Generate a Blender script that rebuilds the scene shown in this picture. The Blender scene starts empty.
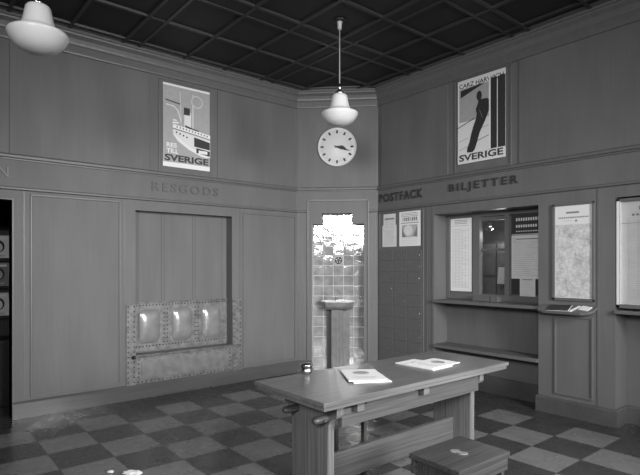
import bpy, bmesh, math, random
from mathutils import Matrix, Vector
random.seed(7)
C = bpy.context.scene.collection
SC = bpy.context.scene
R2 = math.sqrt(0.5)

# ------------------------------------------------------------ camera
cam_data = bpy.data.cameras.new('camera')
cam = bpy.data.objects.new('camera', cam_data); C.objects.link(cam)
cam.location = (0, 0, 1.55)
cam.rotation_euler = (math.radians(90), 0, math.radians(-39.592))
cam_data.sensor_width = 36.0
cam_data.lens = 512.88/640*36
cam_data.shift_y = 27.29/640
cam_data.clip_start = 0.05
SC.camera = cam

# ------------------------------------------------------------ world, daylight, exposure
world = bpy.data.worlds.new('sky'); SC.world = world
world.use_nodes = True
bg = world.node_tree.nodes['Background']
bg.inputs[0].default_value = (0.75, 0.75, 0.75, 1); bg.inputs[1].default_value = 1.0

def area(name, loc, rot, sx, sy, power):
    l = bpy.data.lights.new(name, 'AREA'); l.shape = 'RECTANGLE'; l.size = sx; l.size_y = sy
    l.energy = power; l.color = (1, 1, 1)
    o = bpy.data.objects.new(name, l); C.objects.link(o); o.location = loc; o.rotation_euler = rot
    return o
H90 = math.radians(90)
WIN_S = [(1.3, 1.3), (3.1, 1.3)]        # windows in the south wall: centre a, width
WZ0, WZ1 = 1.2, 3.4
for (wx, ww), pw in zip(WIN_S, (45, 138)):
    o = area('daylight_south', (wx, -2.22, (WZ0+WZ1)/2), (0, 0, 0), ww, WZ1-WZ0, pw)
    o.rotation_euler = Vector((.09, 1, -.28)).to_track_quat('-Z', 'Y').to_euler()
    o.data.spread = math.radians(74)
o = area('daylight_entrance', (-2.42, -.76, 2.95), (0, 0, 0), 1.9, 1.0, 118)
o.rotation_euler = Vector((1, .9, -.2)).to_track_quat('-Z', 'Y').to_euler(); o.data.spread = math.radians(85)

SC.view_settings.view_transform = 'Standard'
SC.view_settings.look = 'None'
SC.view_settings.gamma = 1.0
SC.view_settings.use_curve_mapping = False
SC.view_settings.exposure = 0.0

# ------------------------------------------------------------ materials (black and white photograph: neutral greys)
def new_mat(name):
    m = bpy.data.materials.new(name); m.use_nodes = True
    nt = m.node_tree; b = nt.nodes['Principled BSDF']
    return m, nt, b
def flat(name, v, rough=0.5, metal=0.0, spec=0.5, noise=0.0, nscale=20, coat=0.0):
    m, nt, b = new_mat(name)
    b.inputs['Roughness'].default_value = rough; b.inputs['Metallic'].default_value = metal
    b.inputs['Specular IOR Level'].default_value = spec; b.inputs['Coat Weight'].default_value = coat
    b.inputs['Base Color'].default_value = (v, v, v, 1)
    if noise:
        tc = nt.nodes.new('ShaderNodeTexCoord'); n = nt.nodes.new('ShaderNodeTexNoise')
        n.inputs['Scale'].default_value = nscale; n.inputs['Detail'].default_value = 4
        r = nt.nodes.new('ShaderNodeMapRange'); r.inputs[1].default_value = .3; r.inputs[2].default_value = .7
        r.inputs[3].default_value = v*(1-noise); r.inputs[4].default_value = v*(1+noise)
        nt.links.new(tc.outputs['Object'], n.inputs['Vector']); nt.links.new(n.outputs[0], r.inputs[0])
        nt.links.new(r.outputs[0], b.inputs['Base Color'])
    return m
def wood(name, v, axis=1, rough=0.4, contrast=0.25, scale=1.0, spec=0.4, big=0.12):
    """grain stretched along the given object axis"""
    m, nt, b = new_mat(name)
    tc = nt.nodes.new('ShaderNodeTexCoord')
    def noise(across, along, detail):
        mp = nt.nodes.new('ShaderNodeMapping'); s = [across*scale]*3; s[axis] = along*scale
        mp.inputs['Scale'].default_value = s
        n = nt.nodes.new('ShaderNodeTexNoise'); n.inputs['Scale'].default_value = 1; n.inputs['Detail'].default_value = detail
        nt.links.new(tc.outputs['Object'], mp.inputs[0]); nt.links.new(mp.outputs[0], n.inputs['Vector'])
        return n
    def mr(n, lo, hi):
        r = nt.nodes.new('ShaderNodeMapRange'); r.inputs[1].default_value = .3; r.inputs[2].default_value = .7
        r.inputs[3].default_value = lo; r.inputs[4].default_value = hi
        nt.links.new(n.outputs[0], r.inputs[0]); return r
    r1 = mr(noise(70, 1.6, 4), 1-contrast, 1+contrast)
    r2 = mr(noise(4, 0.9, 3), 1-big, 1+big)
    mu = nt.nodes.new('ShaderNodeMath'); mu.operation = 'MULTIPLY'
    nt.links.new(r1.outputs[0], mu.inputs[0]); nt.links.new(r2.outputs[0], mu.inputs[1])
    m2 = nt.nodes.new('ShaderNodeMath'); m2.operation = 'MULTIPLY'; m2.inputs[1].default_value = v
    nt.links.new(mu.outputs[0], m2.inputs[0]); nt.links.new(m2.outputs[0], b.inputs['Base Color'])
    bp = nt.nodes.new('ShaderNodeBump'); bp.inputs['Strength'].default_value = .12; bp.inputs['Distance'].default_value = .002
    nt.links.new(r1.outputs[0], bp.inputs['Height']); nt.links.new(bp.outputs[0], b.inputs['Normal'])
    b.inputs['Roughness'].default_value = rough; b.inputs['Specular IOR Level'].default_value = spec
    return m
M = {}
M['panel'] = wood('oak_panelling', 0.125, 1, 0.5, 0.05, big=.09, spec=.3)
M['frieze'] = wood('oak_frieze', 0.117, 0, 0.5, 0.04, big=.07, spec=.3)
M['panel_h'] = M['frieze']
M['mould'] = flat('oak_moulding', 0.115, 0.4, noise=.08)
M['mould_dark'] = flat('shadow_gap_wood', 0.06, 0.5)
M['base'] = wood('polished_baseboard', 0.08, 0, 0.2, 0.12)
M['ceil'] = flat('dark_ceiling_panel', 0.012, 0.6, noise=.15, nscale=5)
M['rib'] = flat('dark_ceiling_rib', 0.03, 0.4)
M['table'] = wood('table_wood_lengthwise', 0.12, 0, 0.3, 0.3)
M['peg'] = wood('dark_end_grain', 0.05, 0, 0.35, 0.3)
M['rail'] = wood('table_wood_shaded', 0.075, 0, 0.4, 0.3)  # same wood as the tabletop, colour darkened for the shade beneath it
M['table_v'] = wood('table_wood_upright', 0.12, 2, 0.4, 0.4)
M['stool'] = wood('stool_wood', 0.055, 0, 0.35, 0.35)
M['stool_v'] = wood('stool_wood_upright', 0.05, 2, 0.4, 0.4)
M['letter'] = flat('dark_letter_metal', 0.035, 0.5)
M['letter_r'] = flat('brown_letter_metal', 0.085, 0.5)
M['white'] = flat('white_paper', 0.74, 0.6)
M['paper'] = flat('grey_white_paper', 0.62, 0.6, noise=.06, nscale=9)
M['ink'] = flat('black_ink', 0.03, 0.5)
M['ink_mid'] = flat('grey_ink', 0.2, 0.6)
M['ink_soft'] = flat('pale_grey_ink', 0.42, 0.6)
M['sky_tint'] = flat('poster_mid_grey', 0.34, 0.5, noise=.05)
M['pale'] = flat('poster_pale', 0.66, 0.5)
M['opal'] = flat('opal_glass', 0.62, 0.35)
M['nickel'] = flat('nickel', 0.6, 0.25, 1.0)
M['dark_metal'] = flat('dark_metal', 0.08, 0.35, 0.8)
M['clockface'] = flat('enamel_clock_face', 0.62, 0.4)
M['black'] = flat('black_paint', 0.012, 0.5)
M['void'] = flat('dark_room_paint', 0.16, 0.7)
M['rod'] = flat('pale_painted_rod', 0.4, 0.4)
M['porcelain'] = flat('glazed_stone', 0.17, 0.25, noise=.15, nscale=12)
M['stone'] = flat('basin_stone', 0.17, 0.3, noise=.2, nscale=14)
M['postbox'] = flat('post_box_door', 0.11, 0.45, noise=.1)
M['plaster'] = flat('plaster', 0.5, 0.8)

def mottled_metal(name, v, rough, amp=.45, sc=18):
    m, nt, b = new_mat(name)
    tc = nt.nodes.new('ShaderNodeTexCoord'); n = nt.nodes.new('ShaderNodeTexNoise')
    n.inputs['Scale'].default_value = sc; n.inputs['Detail'].default_value = 6
    r = nt.nodes.new('ShaderNodeMapRange'); r.inputs[1].default_value = .3; r.inputs[2].default_value = .7
    r.inputs[3].default_value = v*(1-amp); r.inputs[4].default_value = v*(1+amp)
    nt.links.new(tc.outputs['Object'], n.inputs['Vector']); nt.links.new(n.outputs[0], r.inputs[0])
    nt.links.new(r.outputs[0], b.inputs['Base Color'])
    b.inputs['Metallic'].default_value = .35; b.inputs['Roughness'].default_value = rough
    bp = nt.nodes.new('ShaderNodeBump'); bp.inputs['Strength'].default_value = .35; bp.inputs['Distance'].default_value = .004
    nt.links.new(n.outputs[0], bp.inputs['Height']); nt.links.new(bp.outputs[0], b.inputs['Normal'])
    return m
M['plate'] = mottled_metal('worn_plate_metal', 0.15, 0.5, .35)
M['emboss'] = mottled_metal('polished_embossed_metal', 0.27, 0.24, .12, 10)
M['ledge'] = mottled_metal('worn_ledge_metal', 0.12, 0.4, .4)
M['front_metal'] = mottled_metal('brushed_front_metal', 0.16, 0.5, .2, 12)

def tile_mat(name, v, rough, amp=.2):
    m, nt, b = new_mat(name)
    tc = nt.nodes.new('ShaderNodeTexCoord'); n = nt.nodes.new('ShaderNodeTexNoise')
    n.inputs['Scale'].default_value = 5; n.inputs['Detail'].default_value = 5
    n2 = nt.nodes.new('ShaderNodeTexNoise'); n2.inputs['Scale'].default_value = 60; n2.inputs['Detail'].default_value = 3
    for q in (n, n2): nt.links.new(tc.outputs['Object'], q.inputs['Vector'])
    ad = nt.nodes.new('ShaderNodeMath'); ad.operation = 'ADD'
    nt.links.new(n.outputs[0], ad.inputs[0]); nt.links.new(n2.outputs[0], ad.inputs[1])
    r = nt.nodes.new('ShaderNodeMapRange'); r.inputs[1].default_value = .6; r.inputs[2].default_value = 1.4
    r.inputs[3].default_value = v*(1-amp); r.inputs[4].default_value = v*(1+amp)
    nt.links.new(ad.outputs[0], r.inputs[0]); nt.links.new(r.outputs[0], b.inputs['Base Color'])
    r3 = nt.nodes.new('ShaderNodeMapRange'); r3.inputs[1].default_value = .3; r3.inputs[2].default_value = .7
    r3.inputs[3].default_value = rough*.8; r3.inputs[4].default_value = rough*1.25
    nt.links.new(n.outputs[0], r3.inputs[0]); nt.links.new(r3.outputs[0], b.inputs['Roughness'])
    return m
M['floor_light'] = tile_mat('light_linoleum_tile', 0.16, 0.27)
M['floor_dark'] = tile_mat('dark_linoleum_tile', 0.045, 0.27, .3)
M['floor_joint'] = flat('floor_joint', 0.03, 0.5)

def glazed():
    m, nt, b = new_mat('glazed_wall_tile')
    tc = nt.nodes.new('ShaderNodeTexCoord')
    n = nt.nodes.new('ShaderNodeTexNoise'); n.inputs['Scale'].default_value = 7; n.inputs['Detail'].default_value = 3
    r = nt.nodes.new('ShaderNodeMapRange'); r.inputs[1].default_value = .3; r.inputs[2].default_value = .7
    r.inputs[3].default_value = .2; r.inputs[4].default_value = .36
    nt.links.new(tc.outputs['Object'], n.inputs['Vector']); nt.links.new(n.outputs[0], r.inputs[0])
    nt.links.new(r.outputs[0], b.inputs['Base Color'])
    b.inputs['Roughness'].default_value = .08; b.inputs['Specular IOR Level'].default_value = 1.0
    b.inputs['IOR'].default_value = 1.9
    bp = nt.nodes.new('ShaderNodeBump'); bp.inputs['Strength'].default_value = .5; bp.inputs['Distance'].default_value = .01
    nt.links.new(n.outputs[0], bp.inputs['Height']); nt.links.new(bp.outputs[0], b.inputs['Normal'])
    return m
M['tile'] = glazed()
M['grout'] = flat('white_grout', 0.5, 0.7)

def map_print():
    m, nt, b = new_mat('printed_map')
    tc = nt.nodes.new('ShaderNodeTexCoord')
    n = nt.nodes.new('ShaderNodeTexNoise'); n.inputs['Scale'].default_value = 9; n.inputs['Detail'].default_value = 8; n.inputs['Roughness'].default_value = .7
    v = nt.nodes.new('ShaderNodeTexVoronoi'); v.feature = 'DISTANCE_TO_EDGE'; v.inputs['Scale'].default_value = 16
    nt.links.new(tc.outputs['Object'], n.inputs['Vector']); nt.links.new(n.outputs[0], v.inputs['Vector'])
    nt.links.new(tc.outputs['Object'], v.inputs['Vector'])
    r = nt.nodes.new('ShaderNodeMapRange'); r.inputs[1].default_value = .36; r.inputs[2].default_value = .58
    r.inputs[3].default_value = .38; r.inputs[4].default_value = .60
    nt.links.new(n.outputs[0], r.inputs[0])
    r2 = nt.nodes.new('ShaderNodeMapRange'); r2.inputs[1].default_value = 0; r2.inputs[2].default_value = .06
    r2.inputs[3].default_value = .7; r2.inputs[4].default_value = 1
    nt.links.new(v.outputs['Distance'], r2.inputs[0])
    mu = nt.nodes.new('ShaderNodeMath'); mu.operation = 'MULTIPLY'
    nt.links.new(r.outputs[0], mu.inputs[0]); nt.links.new(r2.outputs[0], mu.inputs[1])
    nt.links.new(mu.outputs[0], b.inputs['Base Color']); b.inputs['Roughness'].default_value = .6
    return m
M['map'] = map_print()
def glass_mat():
    m = bpy.data.materials.new('window_glass'); m.use_nodes = True; nt = m.node_tree
    for n in list(nt.nodes): nt.nodes.remove(n)
    o = nt.nodes.new('ShaderNodeOutputMaterial'); mx = nt.nodes.new('ShaderNodeMixShader')
    t = nt.nodes.new('ShaderNodeBsdfTransparent'); g = nt.nodes.new('ShaderNodeBsdfGlossy')
    g.inputs['Roughness'].default_value = .03; mx.inputs[0].default_value = .07
    t.inputs[0].default_value = (.95, .95, .95, 1)
    nt.links.new(t.outputs[0], mx.inputs[1]); nt.links.new(g.outputs[0], mx.inputs[2]); nt.links.new(mx.outputs[0], o.inputs[0])
    return m
M['glass'] = glass_mat()

# ------------------------------------------------------------ mesh helpers
class MB:
    def __init__(s): s.bm = bmesh.new(); s.mats = []
    def mi(s, m):
        if m not in s.mats: s.mats.append(m)
        return s.mats.index(m)
    def box(s, a, b, m, bev=0.0):
        x0, y0, z0 = [min(p, q) for p, q in zip(a, b)]; x1, y1, z1 = [max(p, q) for p, q in zip(a, b)]
        vs = [s.bm.verts.new(p) for p in ((x0,y0,z0),(x1,y0,z0),(x1,y1,z0),(x0,y1,z0),(x0,y0,z1),(x1,y0,z1),(x1,y1,z1),(x0,y1,z1))]
        k = s.mi(m); fs = []
        for f in ((3,2,1,0),(4,5,6,7),(0,1,5,4),(1,2,6,5),(2,3,7,6),(3,0,4,7)):
            F = s.bm.faces.new([vs[i] for i in f]); F.material_index = k; fs.append(F)
        if bev:
            es = set(e for F in fs for e in F.edges)
            bmesh.ops.bevel(s.bm, geom=list(es), offset=bev, segments=2, affect='EDGES', profile=.6)
        return s
    def prism(s, pts, lo, hi, m, axis=2, bev=0.0):
        """polygon in the two other axes (cyclic order), extruded along axis"""
        def P(u, v, w): return {2: (u, v, w), 0: (w, u, v), 1: (v, w, u)}[axis]
        area2 = sum(pts[i][0]*pts[(i+1) % len(pts)][1]-pts[(i+1) % len(pts)][0]*pts[i][1] for i in range(len(pts)))
        if area2 < 0: pts = pts[::-1]
        A = [s.bm.verts.new(P(u, v, lo)) for u, v in pts]; B = [s.bm.verts.new(P(u, v, hi)) for u, v in pts]
        k = s.mi(m); n = len(pts); fs = []
        fs.append(s.bm.faces.new(A[::-1])); fs.append(s.bm.faces.new(B))
        for i in range(n): fs.append(s.bm.faces.new([A[i], A[(i+1) % n], B[(i+1) % n], B[i]]))
        for F in fs: F.material_index = k
        if bev:
            es = set(list(fs[0].edges)+list(fs[1].edges))
            bmesh.ops.bevel(s.bm, geom=list(es), offset=bev, segments=2, affect='EDGES', profile=.6)
        return s
    def poly(s, pts, z, m):
        a2 = sum(pts[i][0]*pts[(i+1) % len(pts)][1]-pts[(i+1) % len(pts)][0]*pts[i][1] for i in range(len(pts)))
        if a2 < 0: pts = pts[::-1]
        F = s.bm.faces.new([s.bm.verts.new((u, v, z)) for u, v in pts]); F.material_index = s.mi(m)
        return s
    def rect(s, x0, y0, x1, y1, z, m): return s.poly([(x0,y0),(x1,y0),(x1,y1),(x0,y1)], z, m)
    def line(s, p, q, w, z, m):
        d = Vector((q[0]-p[0], q[1]-p[1])).normalized(); n = (-d.y*w/2, d.x*w/2)
        return s.poly([(p[0]+n[0],p[1]+n[1]),(p[0]-n[0],p[1]-n[1]),(q[0]-n[0],q[1]-n[1]),(q[0]+n[0],q[1]+n[1])], z, m)
    def ell(s, cx, cy, rx, ry, z, m, n=20):
        return s.poly([(cx+rx*math.cos(2*math.pi*i/n), cy+ry*math.sin(2*math.pi*i/n)) for i in range(n)], z, m)
    def lathe(s, prof, m, c=(0,0,0), seg=32, axis=2):
        k = s.mi(m); rings = []
        def P(x, y, z):
            q = {2: (x, y, z), 0: (z, x, y), 1: (y, z, x)}[axis]; return (q[0]+c[0], q[1]+c[1], q[2]+c[2])
        for r, z in prof:
            if r < 1e-5: rings.append([s.bm.verts.new(P(0, 0, z))])
            else: rings.append([s.bm.verts.new(P(r*math.cos(2*math.pi*i/seg), r*math.sin(2*math.pi*i/seg), z)) for i in range(seg)])
        for A, B in zip(rings, rings[1:]):
            for i in range(seg):
                j = (i+1) % seg
                if len(A) == 1 and len(B) == 1: continue
                if len(A) == 1: vs = [A[0], B[j], B[i]]
                elif len(B) == 1: vs = [A[i], A[j], B[0]]
                else: vs = [A[i], A[j], B[j], B[i]]
                F = s.bm.faces.new(vs); F.material_index = k; F.smooth = True
        return s
    def sweep(s, path, prof, m, side=-1, caps=True):
        """profile (offset towards the room, height) along a plan polyline, mitred"""
        k = s.mi(m); P = [Vector(p) for p in path]; rings = []
        for i, p in enumerate(P):
            ns = []
            if i > 0: d = (p-P[i-1]).normalized(); ns.append(Vector((-d.y, d.x))*side)
            if i < len(P)-1: d = (P[i+1]-p).normalized(); ns.append(Vector((-d.y, d.x))*side)
            n = ns[0] if len(ns) == 1 else (ns[0]+ns[1])/(1+ns[0].dot(ns[1]))
            rings.append([s.bm.verts.new((p.x+n.x*o, p.y+n.y*o, z)) for o, z in prof])
        for A, B in zip(rings, rings[1:]):
            for i in range(len(prof)):
                j = (i+1) % len(prof)
                F = s.bm.faces.new([A[i], A[j], B[j], B[i]]); F.material_index = k
        if caps:
            for F in (s.bm.faces.new(rings[0]), s.bm.faces.new(rings[-1])): F.material_index = k
        return s
    def text(s, body, x, y, w, h, z, m, depth=0.0, bold=0.0, space=1.0):
        cu = bpy.data.curves.new('lettering', 'FONT'); cu.body = body; cu.size = 1; cu.offset = bold
        cu.space_character = space; cu.extrude = depth/2; cu.resolution_u = 3
        ob = bpy.data.objects.new('lettering', cu); C.objects.link(ob)
        bpy.context.view_layer.update()
        me = bpy.data.meshes.new_from_object(ob.evaluated_get(bpy.context.evaluated_depsgraph_get()))
        bpy.data.objects.remove(ob)
        xs = [v.co.x for v in me.vertices]; ys = [v.co.y for v in me.vertices]
        x0, x1, y0, y1 = min(xs), max(xs), min(ys), max(ys)
        k = s.mi(m)
        V = [s.bm.verts.new((x+(v.co.x-x0)/(x1-x0)*w, y+(v.co.y-y0)/(y1-y0)*h, z+v.co.z+depth/2)) for v in me.vertices]
        for p in me.polygons:
            try: F = s.bm.faces.new([V[i] for i in p.vertices]); F.material_index = k
            except ValueError: pass
        bpy.data.meshes.remove(me)
        return s
    def move(s, mat):
        s.bm.transform(mat); return s
    def obj(s, name, parent=None, mw=None, recalc=True, **props):
        if recalc: bmesh.ops.recalc_face_normals(s.bm, faces=s.bm.faces) if recalc == 'all' else None
        me = bpy.data.meshes.new(name); s.bm.to_mesh(me); s.bm.free()
        for m in s.mats: me.materials.append(m)
        o = bpy.data.objects.new(name, me); C.objects.link(o)
        if mw is not None: o.matrix_world = mw
        if parent: o.parent = parent
        for k, v in props.items(): o[k] = v
        return o
def frame(o, u, v, w):
    m = Matrix.Identity(4)
    for i, c in enumerate((u, v, w, o)):
        for j in range(3): m[j][i] = c[j]
    return m
B0 = 5.92; A0 = 5.283
FL = frame((0, B0, 0), (1,0,0), (0,0,1), (0,-1,0))           # left wall: u = a
FR = frame((A0, 0, 0), (0,-1,0), (0,0,1), (-1,0,0))          # right wall: u = -b
FC = frame((4.456, B0, 0), (R2,-R2,0), (0,0,1), (-R2,-R2,0)) # corner wall
CW = 1.1696
def thing(name, label, cat, mw=None, loc=None, group=None, rz=0):
    o = bpy.data.objects.new(name, None); C.objects.link(o); o.empty_display_size = .1
    if mw is not None: o.matrix_world = mw
    if loc is not None: o.location = loc; o.rotation_euler = (0, 0, rz)
    o['label'] = label; o['category'] = cat
    if group: o['group'] = group
    return o
def at(F, u, v, w=0): return F @ Matrix.Translation((u, v, w))
def S(mb, name, mw=None): return mb.obj(name, mw=mw, kind='structure')
def copy_tree(o, parent=None):
    c = o.copy(); C.objects.link(c)
    if parent: c.parent = parent
    for ch in list(o.children): copy_tree(ch, c)
    return c

# ------------------------------------------------------------ setting
AM, BM = -2.2, -2.0
TS = 0.40422; OA, OB = -0.2556, -0.2015
mb = MB()
A_edge, B_edge = OA+13*TS, 5.457
i0 = math.floor((AM-OA)/TS); j0 = math.floor((BM-OB)/TS)
for i in range(i0, 16):
    for j in range(j0, 14):
        x0 = max(OA+i*TS, AM); x1 = min(OA+(i+1)*TS, A_edge); y0 = max(OB+j*TS, BM); y1 = min(OB+(j+1)*TS, B_edge)
        if x1 <= x0 or y1 <= y0: continue
        g = .0012
        mb.rect(x0+g, y0+g, x1-g, y1-g, 0.0, M['floor_dark'] if (i+j) % 2 == 0 else M['floor_light'])
mb.rect(AM, B_edge, 6.0, B0+.3, 0.0, M['floor_dark']); mb.rect(A_edge, BM, 6.0, B_edge, 0.0, M['floor_dark'])
mb.rect(-1.2, B0+.3, 6.0, 9.0, -0.001, M['floor_dark'])
mb.box((AM-.2, BM-.4, -.1), (6.2, 9.0, -.0015), M['floor_joint'])
S(mb, 'floor')

# ceiling with coffers
CZ = 4.045
mb = MB()
mb.box((AM-.2, BM-.2, CZ), (A0+.3, B0+.3, CZ+.1), M['ceil'])
beadsA = [5.0, 4.44, 3.95, 3.77, 3.215, 2.67, 2.13, 1.95, 1.40, .85, .31, .13, -.42, -.97, -1.51, -1.69, -2.24, -2.79]
beadsB = [5.70, 5.04, 4.41, 4.20, 3.57, 2.96, 2.77, 2.15, 1.53, 1.34, .72, .10, -.09, -.7, -1.3, -1.49, -2.1, -2.7]
def clampB(x): return min(B0-.02, (4.456+B0)-x-.05)
def bead(p, q, horiz):
    # small triangular moulding run
    w, h = .019, .022; z = CZ - (0 if horiz else .0012)
    if horiz: mb.prism([(p[1]-w, z), (p[1]-w*.8, z-h), (p[1]+w*.85, z-h), (p[1]+w, z)], p[0], q[0], M['rib'], axis=0)
    else: mb.prism([(z, p[0]-w), (z-h, p[0]-w*.85), (z-h, p[0]+w*.85), (z, p[0]+w)], p[1], q[1], M['rib'], axis=1)
for b in beadsB: bead((AM, b), (min(A0, 4.456+B0-b), b), True)
for a in beadsA: bead((a, BM), (a, min(B0, 4.456+B0-a)), False)
for a0, a1 in ((3.77, 3.95), (1.95, 2.13), (.13, .31), (-1.69, -1.51)):
    mb.box((a0, BM, CZ-.014), (a1, B0, CZ), M['ceil'])
for b0, b1 in ((4.20, 4.41), (2.77, 2.96), (1.34, 1.53), (-.09, .10), (-1.49, -1.3)):
    mb.box((AM, b0, CZ-.0135), (A0, b1, CZ), M['ceil'])
S(mb, 'ceiling')

TOP = CZ
# left wall (u = a, v = z, w towards the room)
HU0, HU1, HZ = 2.132, 3.398, 2.182
mb = MB(); P = M['panel']
mb.box((AM-.2, 0, -.17), (-.06, TOP, 0), P)
mb.box((-.06, 2.198, -.17), (.895, TOP, 0), P)
mb.box((.895, 0, -.17), (HU0, TOP, 0), P)
mb.box((HU0, HZ, -.17), (HU1, TOP, 0), P)
mb.box((HU0, 0, -.17), (HU1, .40, 0), P)
mb.box((HU1, 0, -.17), (4.75, TOP, 0), P)
# raised panels with a small bevel
def raised(u0, v0, u1, v1, h=.014, m=P, g=.0):
    mb.prism([(u0, v0), (u1, v0), (u1, v1), (u0, v1)], 0, h, m, bev=.008)
def framed(u0, v0, u1, v1, m=None):
    # narrow bead frame round a flat field
    m = m or M['mould']; t = .022; h = .014
    for a, b in (((u0, v0, 0), (u1, v0+t, h)), ((u0, v1-t, 0), (u1, v1, h)), ((u0, v0+t, 0), (u0+t, v1-t, h)), ((u1-t, v0+t, 0), (u1, v1-t, h))):
        mb.box(a, b, m, bev=.005)
framed(1.055, .195, 1.965, 2.275)
framed(3.56, .195, 4.44, 2.25)
raised(.87, 2.66, 2.30, 3.785)
framed(2.40, 2.66, 3.085, 3.785)
raised(3.18, 2.66, 4.40, 3.785)
raised(-1.2, 2.66, .79, 3.785)
S(mb, 'wall_left', FL)

# right wall (u = -b)
mb = MB()
RD = .27
mb.box((-5.35, 0, -RD-.1), (-4.112, TOP, 0), P)
mb.box((-4.112, 2.19, -RD-.1), (-2.732, TOP, 0), P)
mb.box((-4.112, 0, -RD-.1), (-2.732, 1.12, -RD), P)            # back of recess below the window
mb.box((-2.732, 0, -RD-.1), (-1.972, TOP, 0), P)
mb.box((-1.972, 2.19, -RD-.1), (-.3, TOP, 0), P)
mb.box((-1.972, 0, -RD-.1), (-.3, 2.19, -RD), P)
mb.box((-.3, 0, -RD-.1), (2.0, TOP, 0), P)
raised(-5.03, 2.66, -3.885, 3.80)
framed(-3.79, 2.66, -3.035, 3.80)
raised(-2.95, 2.66, -.75, 3.80)
framed(-5.07, .19, -4.27, 2.29)
framed(-2.56, .21, -2.17, 1.03)
mb.box((-4.112, .21, -RD), (-2.732, .49, -RD+.012), P)
S(mb, 'wall_right', FR)

# corner wall with the stepped niche
ND = .16
mb = MB()
for a, b in (((-.0, 0), (.225, TOP)), ((.971, 0), (CW, TOP)), ((.225, 2.137), (.37, TOP)), ((.80, 2.137), (.971, TOP)), ((.37, 2.29), (.80, TOP))):
    mb.box((a[0], a[1], -ND-.1), (b[0], b[1], 0), P)
t = .02
# stepped moulding around the opening
for a, b in (((.155, .17, 0), (.18, 2.485, t)), ((1.02, .17, 0), (1.045, 2.485, t)), ((.155, 2.46, 0), (1.045, 2.485, t)),
             ((.18, 2.47, 0), (1.02, 2.46, .01))):
    mb.box(a, b, M['mould'], bev=.004)
mb.prism([(.015, 2.66), (1.155, 2.66), (1.155, 3.80), (.015, 3.80)], 0, .006, P, bev=.003)
for u in (.03, .085, 1.085, 1.13):
    mb.box((u, .17, 0), (u+.008, 2.3, .004), M['mould'])
S(mb, 'wall_corner', FC)

# rear walls behind the camera with the windows that light the hall
mb = MB()
xs = AM-.2
for wx, ww in WIN_S:
    mb.box((xs, BM-.2, 0), (wx-ww/2, BM, TOP), M['plaster']); xs = wx+ww/2
    mb.box((wx-ww/2, BM-.2, 0), (wx+ww/2, BM, WZ0), M['plaster'])
    mb.box((wx-ww/2, BM-.2, WZ1), (wx+ww/2, BM, TOP), M['plaster'])
mb.box((xs, BM-.2, 0), (A0+.4, BM, TOP), M['plaster'])
S(mb, 'wall_south')
mb = MB()
mb.box((AM-.2, BM, 0), (AM, -1.71, TOP), P); mb.box((AM-.2, .19, 0), (AM, B0, TOP), P)
mb.box((AM-.2, -1.71, 0), (AM, .19, 2.4), P); mb.box((AM-.2, -1.71, 3.5), (AM, .19, TOP), P)
S(mb, 'wall_west')
n = 0
for wx, ww in WIN_S:
    n += 1
    mb = MB(); y = BM-.12
    hh = WZ1-WZ0
    for a, b in (((-ww/2, 0), (-ww/2+.06, hh)), ((ww/2-.06, 0), (ww/2, hh)), ((-ww/2, 0), (ww/2, .06)), ((-ww/2, hh-.06), (ww/2, hh)),
                 ((-.02, 0), (.02, hh)), ((-ww/2, 1.5), (ww/2, 1.54))):
        mb.box((a[0], -.03, a[1]), (b[0], .03, b[1]), M['plaster'])
    mb.box((-ww/2+.05, -.003, .05), (ww/2-.05, .003, hh-.05), M['glass'])
    S(mb, 'window_%d' % n, Matrix.Translation((wx, y, WZ0)))
mb = MB()
for a, b in (((-.95, 0), (.95, .05)), ((-.95, 1.05), (.95, 1.1)), ((-.95, 0), (-.90, 1.1)), ((.90, 0), (.95, 1.1)), ((-.33, 0), (-.29, 1.1)), ((.29, 0), (.33, 1.1))):
    mb.box((-.03, a[0], a[1]), (.03, b[0], b[1]), M['panel'])
mb.box((-.003, -.91, .04), (.003, .91, 1.06), M['glass'])
S(mb, 'window_3', Matrix.Translation((AM-.1, -.76, 2.4)))

# dark room beyond the doorway
mb = MB(); V = M['void']
mb.box((-1.2, B0+2.4, 0), (2.0, B0+2.5, 2.9), V); mb.box((-1.3, B0+.17, 0), (-1.2, B0+2.5, 2.9), V)
mb.box((1.9, B0+.17, 0), (2.0, B0+2.5, 2.9), V); mb.box((-1.3, B0+.17, 2.8), (2.0, B0+2.5, 2.9), V)
S(mb, 'wall_kiosk')
# booth behind the ticket window
mb = MB()
xb = A0+RD+.1
mb.box((xb+.9, 2.6, .9), (xb+1.0, 4.3, 2.5), V); mb.box((xb, 4.2, .9), (xb+1.0, 4.3, 2.5), V)
mb.box((xb, 2.6, .9), (xb+1.0, 2.7, 2.5), V); mb.box((xb, 2.6, 2.4), (xb+1.0, 4.3, 2.5), V); mb.box((xb, 2.6, .9), (xb+1.0, 4.3, 1.0), V)
S(mb, 'wall_booth')

# continuous mouldings
PATH = [(AM, B0), (4.456, B0), (A0, 5.093), (A0, BM)]
mb = MB()
mb.sweep(PATH, [(0, 3.80), (.022, 3.80), (.026, 3.815), (.026, 3.885), (.04, 3.90), (.045, 3.92), (.06, 3.955), (.095, 3.985), (.10, 4.0), (.115, 4.005), (.115, 4.03), (.17, 4.032), (.17, CZ), (0, CZ)], M['mould'])
S(mb, 'trim_1')
mb = MB()
mb.sweep(PATH, [(0, 2.60), (.018, 2.602), (.02, 2.615), (.04, 2.622), (.044, 2.645), (.022, 2.66), (0, 2.662)], M['mould'])
S(mb, 'trim_2')
LB = [(0, 2.298), (.012, 2.30), (.026, 2.306), (.028, 2.322), (.014, 2.332), (0, 2.334)]
def cpt(u): return (4.456+u*R2, B0-u*R2)
mb = MB(); mb.sweep([(AM, B0), (4.456, B0), cpt(.155)], LB, M['mould']); S(mb, 'trim_3')
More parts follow.
